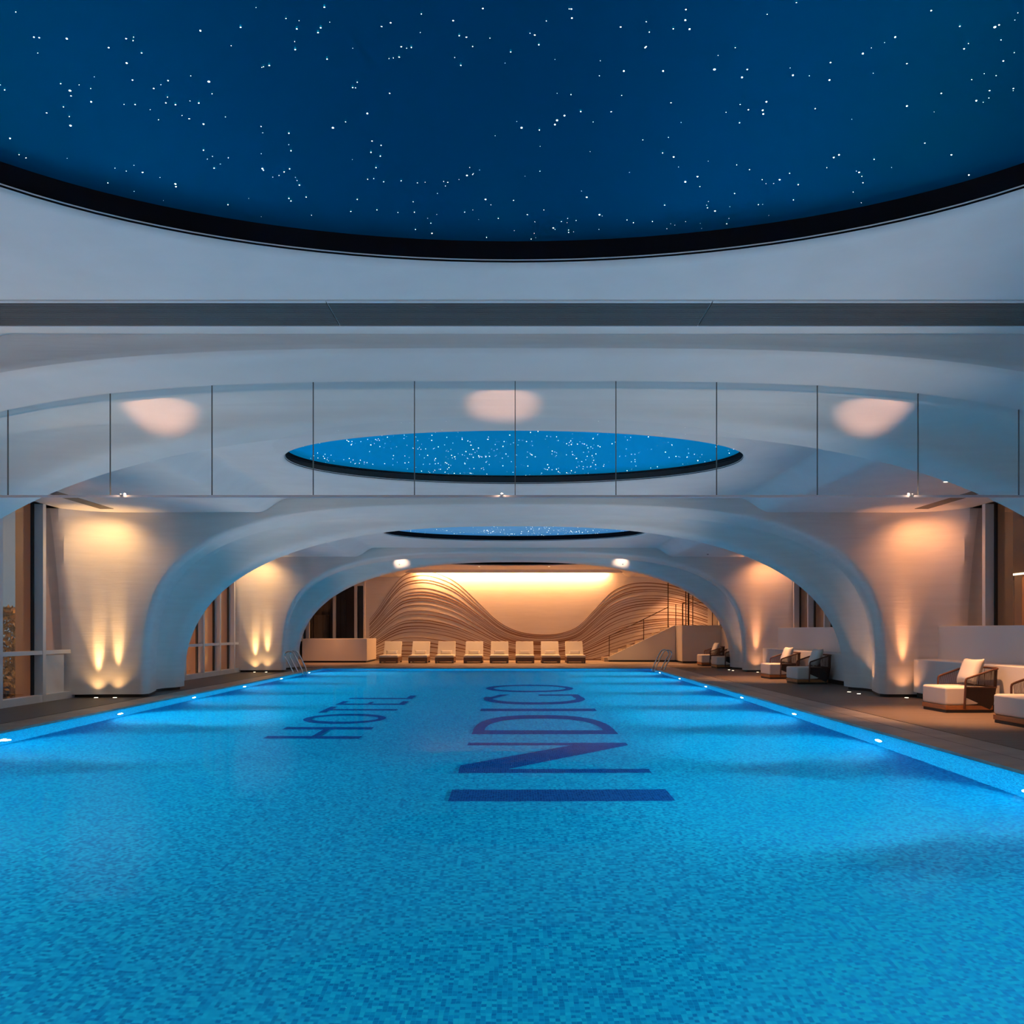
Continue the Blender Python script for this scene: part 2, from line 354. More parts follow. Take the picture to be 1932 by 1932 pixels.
def make_arch(y0, idx):
    m = MB()
    def sec(dy, a, b, n): return [(p[0], y0+dy, max(p[1], PLZ)) for p in (sup(a, b, n, ps) for ps in PSI)]
    rows = []
    # face: from outer rectangle to front curve
    inner = [sup(*SECT[0][1:], ps) for ps in PSI]
    for j in range(27):
        t = j/26
        row = []
        for (x, z) in inner:
            k = min(9.0/max(abs(x), 1e-6), 4.0/max(z, 1e-6))
            X = x*(1 + (k-1)*(1-t)); Z = z*(1 + (k-1)*(1-t))
            if z < PLZ*1.01: X = x + (math.copysign(9.0, x)-x)*(1-t); Z = PLZ
            row.append((X, y0 + flare(X, Z), max(Z, PLZ)))
        rows.append(row)
    for s_ in SECT[1:]: rows.append(sec(*s_))
    back = rows[-1]
    for j in range(1, 3):
        t = j/2; row = []
        for (x, yy, z) in back:
            k = min(9.0/max(abs(x), 1e-6), 4.0/max(z, 1e-6))
            X = x*(1+(k-1)*t); Z = z*(1+(k-1)*t)
            if z <= PLZ*1.01: X = x + (math.copysign(9.0, x)-x)*t; Z = PLZ
            row.append((X, yy, Z))
        rows.append(row)
    m.grid(rows)
    o = link('wall_arch', m.mesh(fix=False), STRIATED, None, 28); tag(o, kind='structure')
    me = o.data; bm = bmesh.new(); bm.from_mesh(me); bmesh.ops.recalc_face_normals(bm, faces=bm.faces)
    fa = min(bm.faces, key=lambda f_: (f_.calc_center_median() - Vector((6.0, y0, 3.7))).length)
    if fa.normal.y > 0: bmesh.ops.reverse_faces(bm, faces=bm.faces)
    bm.to_mesh(me); bm.free()
    # plinths
    p = MB()
    for sgn in (-1, 1):
        prof = [(sgn*(s_[1]+.03), y0+s_[0]+.03) for s_ in SECT if s_[0] <= 2.3]
        poly = [(sgn*8.95, y0+.03)] + prof + [(sgn*8.95, y0+2.3)]
        if sgn < 0: poly = poly
        p.prism(poly, 0, PLZ+.001)
    p.build('baseboard_arch', DARK)['kind'] = 'structure'
    return o
for i, y0 in enumerate(ARCH_Y): make_arch(y0, i)

# ---- ceilings with elliptical openings
OPEN = [3.94, 12.98, 22.57, 31.80]; OW, OB = 3.46, 2.03
YB = [-3.0, 8.4, 17.6, 27.5, 37.0]
def curve_x(t): return t
XI, XO = 4.35, 4.95
m = MB()
NE = 96
for k, yc in enumerate(OPEN):
    ya, yb = YB[k], YB[k+1]
    rows = []
    for (dr, z) in ((0, .05), (.008, .036), (.02, .022), (.04, .010), (.06, .003), (.085, 0.0)):
        rows.append([((OW+dr)*math.cos(2*math.pi*i/NE), yc+(OB+dr)*math.sin(2*math.pi*i/NE), ZC+z) for i in range(NE)])
    # outer rectangle
    outr = []
    for i in range(NE):
        a = 2*math.pi*i/NE; c, s_ = math.cos(a), math.sin(a)
        lim = []
        if c: lim.append(XI/abs(c))
        if s_ > 1e-9: lim.append((yb-yc)/s_)
        if s_ < -1e-9: lim.append((ya-yc)/s_)
        r_ = min(lim); outr.append([c*r_, yc+s_*r_, ZC])
    for cx_, cyy in ((XI, yb), (-XI, yb), (-XI, ya), (XI, ya)):
        j = min(range(NE), key=lambda q: (outr[q][0]-cx_)**2+(outr[q][1]-cyy)**2); outr[j] = [cx_, cyy, ZC]
    rows.append([tuple(p) for p in outr])
    m.grid(rows, close=True)
for sgn in (-1, 1):
    prof = [(XI, ZC)]
    for j in range(1, 13):
        t = j/12; prof.append((XI + (XO-XI)*t, ZC - (ZC-ZS)*(t*t*(3-2*t))))
    prof.append((9.0, ZS))
    ra = [(sgn*x, -3.0, z) for x, z in prof]; rb = [(sgn*x, 37.0, z) for x, z in prof]
    m.grid([ra, rb])
c = link('ceiling', m.mesh(fix=False), PLASTER, None, 35); tag(c, kind='structure')
m = MB(); m.box(-9.3, 9.3, -3.2, 37.2, 4.3, 4.4); m.build('ceiling', PLASTER)['kind'] = 'structure'

# ---- star ceilings
def pix_ceiling(px, py, z):
    v = CY - py; d = FPX*(z-CAMH)/v; return (px-CX)/FPX*d, d
random.seed(11)
PZ = 4.04
names = ['largest star ceiling panel, right overhead at the top of the photo', 'oval star ceiling panel behind the glass screen', 'thin oval star ceiling panel seen under the second arch', 'farthest star ceiling panel, a brownish sliver near the end wall']
BRIGHT1 = [(378,58,3),(1009,66,2),(1293,38,3),(1301,55,3),(1171,51,2),(1177,134,3),(1251,134,3),(1348,131,4),(1400,146,3),(1410,131,2),(394,154,4),(132,171,4),(134,181,2),(172,192,3),
 (239,119,3),(126,73,3),(238,73,2),(64,70,2),(74,71,2),(205,90,2),(133,237,4),(88,213,2),(19,261,3),(49,298,2),(269,325,3),(331,347,4),(332,352,3),(384,234,3),(357,224,2),(628,241,4),
 (693,214,3),(702,266,2),(719,274,2),(735,176,2),(757,88,2),(720,50,2),(737,43,2),(855,39,2),(880,70,2),(911,16,2),(1078,17,2),(1079,34,2),(1294,18,2),(1217,90,2),(1219,88,2),(1266,194,2),
 (1271,296,3),(1293,343,4),(1316,333,3),(1131,405,4),(1107,372,3),(969,378,2),(916,376,3),(881,331,3),(845,344,2),(1044,430,3),(995,405,2),(984,241,4),(1051,227,4),(1047,235,3),(1065,218,3),
 (1153,211,2),(1440,215,3),(1446,192,3),(1412,207,2),(1439,208,3),(1414,320,2),(1573,297,3),(1583,292,3),(1621,325,3),(1628,345,2),(1496,142,3),(1565,151,3),(1538,205,2),(1567,118,2),
 (1689,70,3),(1628,101,3),(1711,120,2),(1757,20,2),(1819,92,2),(1877,51,4),(1885,47,2),(1842,190,3),(1867,171,2),(1893,115,2),(1912,167,2),(1776,176,2),(1711,200,3),(1795,292,3),(1828,330,3),
 (1782,362,2),(1745,270,2),(250,151,2),(290,167,2),(313,194,2),(317,152,2),(331,196,2),(375,193,2),(384,282,2),(404,316,2),(495,318,3),(497,320,2),(536,323,2),(545,250,2),(549,283,2),(508,122,2),
 (617,110,2),(605,51,2),(560,53,2),(612,12,2),(557,92,2),(454,50,2),(600,60,2),(700,286,2),(674,375,2),(662,398,2),(545,373,2),(549,378,2),(565,348,2),(430,385,2),(815,440,3),(849,457,2),
 (940,411,2),(918,447,2),(1158,461,2),(1195,419,2),(1231,417,2),(1254,386,2),(1335,391,2),(1349,398,3),(1386,364,2),(1431,385,2),(1471,339,3),(1497,376,2),(1506,347,2)]
base_star = None
for k, yc in enumerate(OPEN):
    r_ = empty('star_ceiling', (0, yc, PZ)); tag(r_, names[k], 'star ceiling', 'oval star ceilings')
    m = MB(); ew, eb = OW+.35, OB+.35
    pts = [(ew*math.cos(2*math.pi*i/64), eb*math.sin(2*math.pi*i/64), 0) for i in range(64)]
    m.add(pts, [tuple(reversed(range(64)))]); m.build('panel', STARP[k] if k < 3 else STARQ, r_, fix=False)
    m = MB(); rows = [[((OW+.004)*math.cos(2*math.pi*i/NE), (OB+.004)*math.sin(2*math.pi*i/NE), z) for i in range(NE)] for z in (ZC+.03-PZ, -.0005)]
    m.grid(rows, close=True); m.build('rim', BLACK, r_, smooth=40, fix=False)
    stars = []
    if k == 0:
        for (px, py, s_) in BRIGHT1:
            X, Y = pix_ceiling(px, py, PZ); stars.append((X, Y-yc, .0013*s_))
    nbig = 100
    total = 470 if k == 0 else 420
    while len(stars) < total:
        if random.random() < .35 and len(stars) > 20:
            b = random.choice(stars); X = b[0]+random.gauss(0, .12); Y = b[1]+random.gauss(0, .12)
        else: X = random.uniform(-OW, OW); Y = random.uniform(-OB, OB)
        if (X/OW)**2+(Y/OB)**2 > .97: continue
        s_ = random.choice([1, 1, 1.4, 1.6, 2, 2.6, 3.2]) if k else random.choice([.9, 1, 1.2, 1.5, 2])
        stars.append((X, Y, (.0011 if k == 0 else .0017)*s_))
    stars.sort(key=lambda q: -q[2])
    def star_mb(mb, x, y, s_):
        n = 8; mb.add([(x+s_*math.cos(a*math.pi/4), y+s_*math.sin(a*math.pi/4), -.004) for a in range(n)] + [(x, y, -.004-s_*.8)], [(i, 8, (i+1) % 8) for i in range(8)] )
    if base_star is None:
        mb = MB(); star_mb(mb, 0, 0, 1); base_star = mb.mesh('star', fix=False); base_star.materials.append(STAR)
    for (x, y, s_) in stars[:nbig]:
        so = bpy.data.objects.new('star_light', base_star); COL.objects.link(so); so.parent = r_; so.location = (x, y, -.0); so.scale = (s_, s_, s_)
    mb = MB()
    for (x, y, s_) in stars[nbig:]: star_mb(mb, x, y, s_)
    so = mb.build('star_lights', STAR, r_, fix=False); so['kind'] = 'stuff'

# ---- ceiling air vents
def cross_vent(x0, x1, y0, y1, label, cut0=False, cut1=False):
    r_ = empty('ceiling_vent', ((x0+x1)/2, (y0+y1)/2, ZC)); cx_, cy_ = (x0+x1)/2, (y0+y1)/2
    tag(r_, label, 'vent', 'slatted grey air vents across the ceiling')
    hx, hy = (x1-x0)/2, (y1-y0)/2
    m = MB(); m.box(-hx+.004, hx-.004, -hy, -hy+.035, -.012, .0); m.box(-hx+.004, hx-.004, hy-.01, hy, -.012, 0); m.build('frame', FRAMEW, r_)
    m = MB(); m.box(-hx+.004, hx-.004, -hy+.035, hy-.01, -.003, 0); m.build('backing', VENTD, r_)
    m = MB(); n = 20; p = (2*hy-.05)/n
    for i in range(n):
        yy = -hy+.037+i*p; m.box(-hx+.006, hx-.006, yy, yy+p*.55, -.012, -.002)
    m.build('slats', VENT, r_)
for j, xa in enumerate([-7.46, -4.46, -1.46, 1.54, 4.54]):
    xb = xa+3 if j < 4 else 7.5
    if j in (0, 4): continue
    cross_vent(xa, xa+3, 6.57, 7.12, 'long slatted grey vent in the near ceiling, %s section of three' % {1: 'left', 2: 'middle', 3: 'right'}[j])
def side_vent(sgn, ya, yb, label):
    xa, xb = 7.51, 7.76
    r_ = empty('ceiling_vent', (sgn*(xa+xb)/2, (ya+yb)/2, ZS)); tag(r_, label, 'vent')
    h = (xb-xa)/2; l = (yb-ya)/2
    m = MB(); m.box(-h, -h+.012, -l, l, -.008, 0); m.box(h-.012, h, -l, l, -.008, 0); m.box(-h+.012, h-.012, -l, -l+.012, -.008, 0); m.box(-h+.012, h-.012, l-.012, l, -.008, 0); m.build('frame', VENT, r_)
    m = MB(); m.box(-h+.012, h-.012, -l+.012, l-.012, -.002, 0); m.build('backing', VENTD, r_)
    m = MB()
    for i in range(9):
        xx = -h+.016+i*.025; m.box(xx, xx+.016, -l+.012, l-.012, -.007, -.002)
    m.build('slats', VENT, r_)
for sgn, sn in ((-1, 'left'), (1, 'right')):
    for (ya, yb, bn) in ((9.95, 15.9, 'behind the glass screen'), (19.1, 25.8, 'beyond the second arch')):
        side_vent(sgn, ya, yb, 'narrow slot vent in the ceiling over the %s windows, %s' % (sn, bn))

# ---- side walls, windows
nwin = [0]
def windows_bay(sgn, ya, yb, mulls, low):
    """low True: parapet wall, glazing only above it"""
    nwin[0] += 1
    r_ = empty('window_%d' % nwin[0], (sgn*8.5, (ya+yb)/2, 0)); r_['kind'] = 'structure'; oy = (ya+yb)/2
    s = lambda x: (x - 8.5)*sgn
    def bx(mb, x0, x1, y0, y1, z0, z1):
        a, b = sorted((s(x0), s(x1))); mb.box(a, b, y0-oy, y1-oy, z0, z1)
    zl = 1.30 if low else .0
    fins = MB()
    for y in list(mulls) + [mulls[-1]+1.3]:
        bx(fins, 8.70, 9.0, y+.0, y+.14, -.3 if not low else 1.0, 4.2)
    fins.build('outer_fin', FIN, r_)
    for y in mulls:
        mb = MB(); bx(mb, 8.5, 8.68, y, y+.10, zl, ZS); mb.build('mullion', FRAMEW, r_)
        mb = MB(); bx(mb, 8.655, 8.70, y-.05, y-.002, zl, ZS); mb.build('gasket', GASKET, r_)
    if not low:
        mb = MB(); bx(mb, 8.505, 8.66, ya, yb, .0, .13); mb.build('sill', FRAMEW, r_)
        mb = MB(); bx(mb, 8.51, 8.66, ya, yb, .86, .93); mb.build('transom', FRAMEW, r_)
    mb = MB(); bx(mb, 8.675, 8.68, ya, yb, zl, ZS); g = mb.build('pane', WGLASS, r_)
    mb = MB(); bx(mb, 8.5, 8.75, ya, yb, ZS, ZS+.1); mb.build('head', FRAMEW, r_)
BAYS = [(-3.0, 7.33, [-2.3,-1,.3,1.6,2.9,4.2,5.5,6.8]), (9.73, 16.42, [10.1, 11.4, 12.7, 14.0, 15.30]), (18.82, 26.35, [19.3, 20.6, 21.9, 23.2, 24.5, 25.75]), (28.75, 36.3, [30.1, 31.4, 32.7, 34.0, 35.2])]
for bi, (ya, yb, mu) in enumerate(BAYS):
    windows_bay(-1, ya, yb, mu, False)
    windows_bay(1, ya, yb, mu, True)
# solid panel behind the window by the second arch (left)
m = MB(); m.box(-8.64, -8.60, 15.44, 16.2, .13, .84); m.build('wall_left', PANEL)['kind'] = 'structure'
# piers outside the ends of arches so that nothing leaks
for y0 in ARCH_Y:
    for sgn in (-1, 1):
        m = MB(); a, b = sorted((sgn*8.9, sgn*9.1)); m.box(a, b, y0-.1, y0+2.4, 0, 4.3); m.build('wall_pier', STRIATED)['kind'] = 'structure'
# parapet + bench along the right
for bi, (ya, yb, mu) in enumerate(BAYS):
    y1 = yb + .02
    m = MB(); m.box(8.18, 8.68, ya, y1 if bi < 3 else 33.45, 0, 1.38); w = m.build('wall_right', PANEL, bevel=.01); tag(w, kind='structure')
    if bi == 3: continue
    r_ = empty('bench', (7.95, (ya+yb)/2, 0))
    l = (yb-ya)/2
    tag(r_, ['white built-in bench beside the camera, outside the frame', 'long white built-in bench behind the two nearest armchairs', 'white built-in bench behind the two armchairs seen through the second arch'][bi], 'bench')
    m = MB(); m.box(-.25, .225, -l+.05, l-.06, .10, .745); m.build('body', PANEL, r_, bevel=.02)
    m = MB(); m.box(-.19, .225, -l+.08, l-.08, 0, .099); m.build('plinth', DARK, r_)
# back wall behind the camera
m = MB(); m.box(-9.1, 9.1, -3.2, -3.0, 0, 4.3); m.build('wall_back', PLASTER)['kind'] = 'structure'

# ---- far wall
m = MB(); m.box(-6.45, 9.1, FARY, FARY+.2, 0, 4.3); m.box(-9.1, -6.45, FARY, FARY+.2, 0, .9); m.box(-9.1, -6.45, FARY, FARY+.2, 3.2, 4.3)
m.box(-6.45, -6.38, FARY-.05, FARY, .97, ZS); m.build('wall_far', STRIATED)['kind'] = 'structure'
m = MB(); m.box(-4.7, 4.6, FARY-.42, FARY-.30, ZC-.13, ZC+.02); m.build('trim_3', PLASTER)['kind'] = 'structure'
# window in the far wall (left)
r_ = empty('window_9', (-7.7, FARY, .9)); r_['kind'] = 'structure'
for x in (-1.15, .0, .92):
    m = MB(); m.box(x-.06, x+.06, -.02, .12, 0, 2.3); m.build('mullion', FRAMEW, r_)
m = MB(); m.box(1.05, 1.25, .0, .05, 0, 2.3); m.build('gasket', GASKET, r_)
m = MB(); m.box(-1.4, 1.25, .08, .085, 0, 2.3); m.build('pane', WGLASS, r_)
# dark room behind that window
m = MB(); m.box(-9.6, -6.2, 40.2, 40.3, 0, 4.3); m.box(-9.7, -9.6, 36.5, 40.3, 0, 4.3); m.box(-6.45, -6.35, 36.5, 40.3, 0, 4.3); m.box(-9.6, -6.45, 36.5, 40.2, 3.6, 3.7); m.box(-9.6, -6.45, 36.5, 40.2, 0, .05)
m.box(-8.35, -7.75, 38.6, 39.1, 1.6, 2.7); m.box(-9.2, -8.6, 38.9, 39.4, 0, 2.0)
m.build('wall_room_beyond', mat('dark_walnut', (0.06, 0.03, 0.018), .5))['kind'] = 'structure'
# relief waves
def smooth(t): t = max(0, min(1, t)); return t*t*(3-2*t)
def interp(pts, x):
    if x <= pts[0][0]: return pts[0][1]
    if x >= pts[-1][0]: return pts[-1][1]
    for i in range(len(pts)-1):
        if pts[i][0] <= x <= pts[i+1][0]:
            p0 = pts[max(i-1, 0)]; p1 = pts[i]; p2 = pts[i+1]; p3 = pts[min(i+2, len(pts)-1)]
            h = p2[0]-p1[0]; t = (x-p1[0])/h
            m1 = (p2[1]-p0[1])/(p2[0]-p0[0]); m2 = (p3[1]-p1[1])/(p3[0]-p1[0])
            return (2*t**3-3*t*t+1)*p1[1]+(t**3-2*t*t+t)*h*m1+(-2*t**3+3*t*t)*p2[1]+(t**3-t*t)*h*m2
S_ = FARY/FPX
def W(px, py): return ((px-CX)*S_, CAMH+(CY-py)*S_)
TOP = [W(695,1172), W(715,1146), W(735,1116), W(760,1087), W(790,1077), W(820,1080), W(860,1098), W(900,1134), W(940,1172), W(975,1190), W(1015,1197), W(1055,1195), W(1090,1182), W(1120,1152), W(1150,1120), W(1180,1104), W(1215,1099), W(1260,1103), W(1300,1115), W(1345,1134)]
BOT = [W(700,1244), W(740,1238), W(790,1240), W(830,1244), W(870,1248), W(900,1250), W(940,1251), W(975,1252), W(1015,1252), W(1055,1252), W(1090,1252), W(1110,1251), W(1150,1244), W(1180,1236), W(1215,1226), W(1260,1216), W(1300,1212), W(1345,1220)]
NL = 23
fr_ = [0.0]
random.seed(5)
for i in range(1, NL): fr_.append(fr_[-1] + random.choice([.6, .8, 1.0, 1.3]))
fr_ = [q/fr_[-1] for q in fr_]
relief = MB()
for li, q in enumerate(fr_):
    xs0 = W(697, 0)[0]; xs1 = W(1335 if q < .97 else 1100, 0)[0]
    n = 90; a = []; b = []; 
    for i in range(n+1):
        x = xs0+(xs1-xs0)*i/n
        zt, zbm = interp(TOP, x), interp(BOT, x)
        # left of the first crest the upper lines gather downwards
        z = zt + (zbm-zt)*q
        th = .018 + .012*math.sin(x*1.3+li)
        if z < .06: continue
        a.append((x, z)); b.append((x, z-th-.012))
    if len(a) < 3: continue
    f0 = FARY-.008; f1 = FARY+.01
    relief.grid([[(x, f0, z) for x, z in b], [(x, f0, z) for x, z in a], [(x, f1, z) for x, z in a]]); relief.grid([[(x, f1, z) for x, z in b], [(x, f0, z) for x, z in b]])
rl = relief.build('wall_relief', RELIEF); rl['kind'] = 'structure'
# hidden linear lamp in the cove above the far wall
COVE = lamp('AREA', (-.05, FARY-.14, ZC-.02), 700, (1, .42, .15), (0, .35, -1), 8.0, sy=.06)

# ---- planter at far left
r_ = empty('planter', (-7.35, 34.9, 0)); tag(r_, 'long low white planter wall in front of the dark far left window', 'planter')
m = MB(); m.box(-1.25, 1.45, -.9, 1.38, .07, .955); m.build('body', PANEL, r_, bevel=.01)
m = MB(); m.box(-1.2, 1.40, -.85, 1.38, 0, .069); m.build('plinth', DARK, r_)

# ---- stair and raised block at far right
r_ = empty('staircase', (5.2, 35.4, 0)); tag(r_, 'white staircase with sloping side wall rising towards the right end of the far wall', 'staircase')
def L_(x): return x-5.2
m = MB(); y0, y1 = 34.85-35.4, 34.97-35.4
m.add([(L_(3.86), y0, .07), (L_(6.62), y0, .07), (L_(6.62), y0, 1.49), (L_(6.55), y0, 1.48), (L_(3.86), y0, .19), (L_(3.86), y1, .07), (L_(6.62), y1, .07), (L_(6.62), y1, 1.49), (L_(6.55), y1, 1.48), (L_(3.86), y1, .19)],
      [(0,1,2,3,4), (9,8,7,6,5), (0,5,6,1), (1,6,7,2), (2,7,8,3), (3,8,9,4), (4,9,5,0)]); m.build('side_wall', PANEL, r_)
m = MB(); m.box(L_(3.9), L_(6.6), y0+.03, y1-.01, 0, .069); m.build('plinth', DARK, r_)
for i in range(8):
    m = MB(); m.box(L_(3.72+i*.36), L_(6.62), y1+.005, 36.25-35.4, i*.17, (i+1)*.17-.001); m.build('step', LIMEST, r_)
blk = empty('raised_terrace', (7.7, 34.8, 0)); tag(blk, 'tall white terrace wall right of the stairs behind the farthest armchairs', 'terrace')
m = MB(); m.box(-1.06, 1.1, -1.3, 1.45, .07, 1.49); m.build('body', PANEL, blk)
m = MB(); m.box(-1.03, 1.1, -1.26, 1.45, 0, .069); m.build('plinth', DARK, blk)
# glass balustrade on the stair
br = empty('glass_balustrade', (5.2, 34.91, 0)); tag(br, 'sloping glass balustrade with thin bronze rail on the staircase wall', 'balustrade')
def pl(px, py, d=34.91): return ((px-CX)/FPX*d-5.2, 0, CAMH+(CY-py)/FPX*d)
p0, p1 = pl(1149, 1200.4), pl(1262, 1145)
m = MB(); m.tube([p0, p1], .018, 6); m.build('handrail', BRONZE, br)
for (px, pt, pb) in ((1149.5, 1200.4, 1241), (1214.5, 1168, 1209)):
    m = MB(); a = pl(px, pb); b = pl(px, pt); m.box(a[0]-.014, a[0]+.014, -.015, .015, a[2], b[2]); m.build('post', BRONZE, br)
m = MB(); q = [pl(1149, 1201), pl(1262, 1145.5), pl(1262, 1186.5), pl(1149, 1241.5)]
m.add([(x, -.005, z) for x, _, z in q], [(0,1,2,3)]); m.build('glass_pane', BALG, br, fix=False)
# glazed partition standing on the terrace
gp = empty('glass_partition', (7.0, 34.0, 1.49)); tag(gp, 'tall frameless glass partition with thin bronze posts on the terrace', 'glass partition')
def pp(px, d): return (px-CX)/FPX*d-7.0
for (px, d, zt, w) in ((1260.5, 34.9, ZS-.02, .018), (1294, 34.0, ZS-.02, .016), (1299, 34.0, ZS-.02, .03), (1307, 34.0, ZS-.02, .014), (1344, 33.7, 2.40, .014), (1275, 34.5, 2.36, .012), (1288, 34.2, 2.40, .02), (1360.5, 33.7, ZS-.02, .02)):
    x = pp(px, d); m = MB(); m.box(x-w, x+w, d-34.0-.02, d-34.0+.02, .0 if d < 34.8 else -.06, zt-1.49); m.build('post', BRONZE, gp)
m = MB(); xa, xb = pp(1288, 34.2), pp(1344, 33.7); m.tube([(xa, .2, .90), (pp(1300, 34), .0, .90), (xb, -.3, .90)], .012, 6); m.build('top_rail', BRONZE, gp)
m = MB(); m.add([(xa, .2, .0), (xb, -.3, 0), (xb, -.3, .9), (xa, .2, .9)], [(0,1,2,3)]); m.build('glass_pane', BALG, gp, fix=False)

# ================================================================== LAMPS of the room
def uplight(x, y, energy, label, angle=55, tilt=(0, -.02, 1), color=WARM, group='small round floor uplights', wide=0):
    r_ = empty('floor_uplight', (x, y, 0)); tag(r_, label, 'floor light', group)
    m = MB(); m.disc((0, 0, 0), .055, 18, 'z', h=.006); bz = m.build('bezel', STEEL, r_)
    m = MB(); m.disc((0, 0, .0065), .036, 14, 'z', h=.002); m.build('lens', EMWARM, bz)
    lamp('SPOT', (x, y, .03), energy, color, tilt, .02, angle, 1.0)
    if wide:
        lamp('SPOT', (x, y, .03), wide, color, tilt, .02, 100, 1.0)
        lamp('SPOT', (x, y, .03), wide*22, color, (0, .125, 1), .01, 15, 1.0)
UE = 300
for i, y0 in enumerate(ARCH_Y):
    pos = ['first arch, beside the camera', 'second arch', 'third arch'][i]
    for (x, sd) in ((-8.02, 'outer one of two before the left column of the'), (-7.66, 'inner one of two before the left column of the')):
        uplight(x, y0-.15, UE, 'warm floor uplight, %s %s' % (sd, pos.split(',')[0]), 34, (0, -.03, 1), color=GOLD, wide=18)
    uplight(7.52, y0-.17, UE*1.1, 'warm floor uplight before the right column of the %s' % pos.split(',')[0], 34, (0, -.03, 1), color=AMBER, wide=18)
    uplight(7.02, y0+.85, UE*.10, 'warm floor uplight beside the right leg of the %s, nearer one' % pos.split(',')[0], 60, (.38, .1, 1), color=WARM)
    uplight(7.02, y0+1.35, UE*.10, 'warm floor uplight beside the right leg of the %s, farther one' % pos.split(',')[0], 60, (.38, .1, 1), color=WARM)
def downlight(x, y, z, energy, label, angle=62, color=(1, .44, .18), d=(0, 0, -1)):
    r_ = empty('ceiling_downlight', (x, y, z)); tag(r_, label, 'downlight', 'small recessed ceiling downlights')
    m = MB(); m.disc((0, 0, -.006), .05, 18, 'z', h=.006); bz = m.build('bezel', FRAMEW, r_)
    m = MB(); m.disc((0, 0, -.0085), .034, 14, 'z', h=.002); m.build('lens', EMWARM, bz)
    lamp('SPOT', (x, y, z-.03), energy, color, d, .03, angle, .9)
downlight(6.62, 13.0, ZS, 1000, 'small downlight over the two nearest armchairs')
downlight(6.62, 12.6, ZS, 300, 'small downlight just nearer than its twin over the nearest armchairs')
downlight(6.55, 22.6, ZS, 900, 'small downlight over the armchairs beyond the second arch')
downlight(6.3, 31.2, ZS, 400, 'small downlight over the two farthest armchairs')
downlight(-7.2, 33.2, ZS, 400, 'small downlight over the far left planter', color=AMBER)
downlight(6.9, 35.3, ZS, 420, 'small downlight over the terrace by the stairs', 110, AMBER)
for (x, nm) in ((-6.6, 'left'), (-2.2, 'centre left'), (2.2, 'centre right'), (6.6, 'right')):  # added fill lamps behind the camera, warming the near arch and ceiling
    uplight(x, -2.55, 420, 'added warm fill uplight at the wall behind the camera, %s' % nm, 100, (0, .05, 1), color=WARM)
for sgn, sn in ((-1, 'left'), (1, 'right')):  # added, unseen fill lamps to offset the blue on the near ceiling
    for k, y in enumerate((0.3, 2.6, 4.9)):
        uplight(sgn*8.05, y, 70, 'added warm fill uplight on the %s deck beside the camera, outside the frame, %s' % (sn, ['nearest', 'middle', 'farthest'][k]), 150, (-sgn*.35, .1, 1), color=WARM)
for k, x in enumerate((-4.2, -1.4, 1.4, 4.2)):
    downlight(x, 34.0, ZC, 330, 'small downlight above the row of loungers, %s one' % ['leftmost', 'second', 'third', 'rightmost'][k], 66, color=(1, .50, .19))
for y0 in ARCH_Y:      # wall washers inside the slot vents
    for sgn, cl in ((-1, GOLD), (1, AMBER)):
        lamp('SPOT', (sgn*7.63, y0-.60, ZS-.02), 75, cl, (sgn*.16, .22, -1), .02, 150, 1.0)
# sprinkler
r_ = empty('ceiling_sprinkler', (5.8, 25.4, ZS)); tag(r_, 'tiny dark sprinkler on the ceiling beyond the second arch', 'sprinkler')
m = MB(); m.disc((0, 0, -.012), .03, 14, 'z', h=.012); m.build('cap', DARK, r_); m = MB(); m.tube([(0, 0, -.05), (0, 0, -.012)], .01, 8); m.build('nozzle', STEEL, r_)

# ---- hanging glass screen in the first arch
GY = 8.12; GZ = 2.592
sc = empty('glass_screen', (0, GY, GZ)); tag(sc, 'hanging clear glass smoke screen with slim metal bottom rail under the first arch', 'glass screen')
def lip_z(x): return 3.683*(max(0, 1-(abs(x)/7.29)**3.5))**(1/3.5)
seams = [(q-970)*GY/1600 for q in (15, 208, 400, 591, 782, 972, 1162, 1352, 1542, 1732, 1922)]
seams = [-6.62, seams[0]-.97] + seams + [seams[-1]+.97, 6.62]
for i in range(len(seams)-1):
    a, b = seams[i]+.004, seams[i+1]-.004; n = 6; t = [a+(b-a)*j/n for j in range(n+1)]
    m = MB(); m.grid([[(x, 0, .0) for x in t], [(x, 0, max(.001, lip_z(x)+.01-GZ)) for x in t]]); m.build('glass_pane', GLASS, sc, fix=False)
for x in seams[1:-1]:
    m = MB(); m.box(x-.004, x+.004, -.006, .006, .0, lip_z(x)+.01-GZ); m.build('joint', VENT, sc)
m = MB(); m.box(-6.64, 6.64, -.014, .014, -.022, .0); m.build('bottom_rail', mat('satin_rail', (.6, .6, .62), .3, .6), sc)
for (x, nm) in ((-3.75, 'left'), (-.12, 'middle'), (3.80, 'right')):
    r_ = empty('rail_spotlight', (x, GY-.03, GZ+.005)); tag(r_, 'tiny warm spotlight on the bottom rail of the glass screen, %s one of three' % nm, 'spotlight')
    m = MB(); m.disc((0, 0, -.02), .012, 12, 'z', h=.02); m.build('body', STEEL, r_)
    m = MB(); m.disc((0, 0, .0005), .009, 10, 'z', h=.001); m.build('lens', EMWARM, r_)
    lamp('SPOT', (x, GY+.05, GZ+.02), 60, (1, .52, .32), (0, .75, 1), .01, 38, .8)
    lamp('POINT', (x, GY-.05, GZ+.02), .8, (1, .62, .42), size=.01)
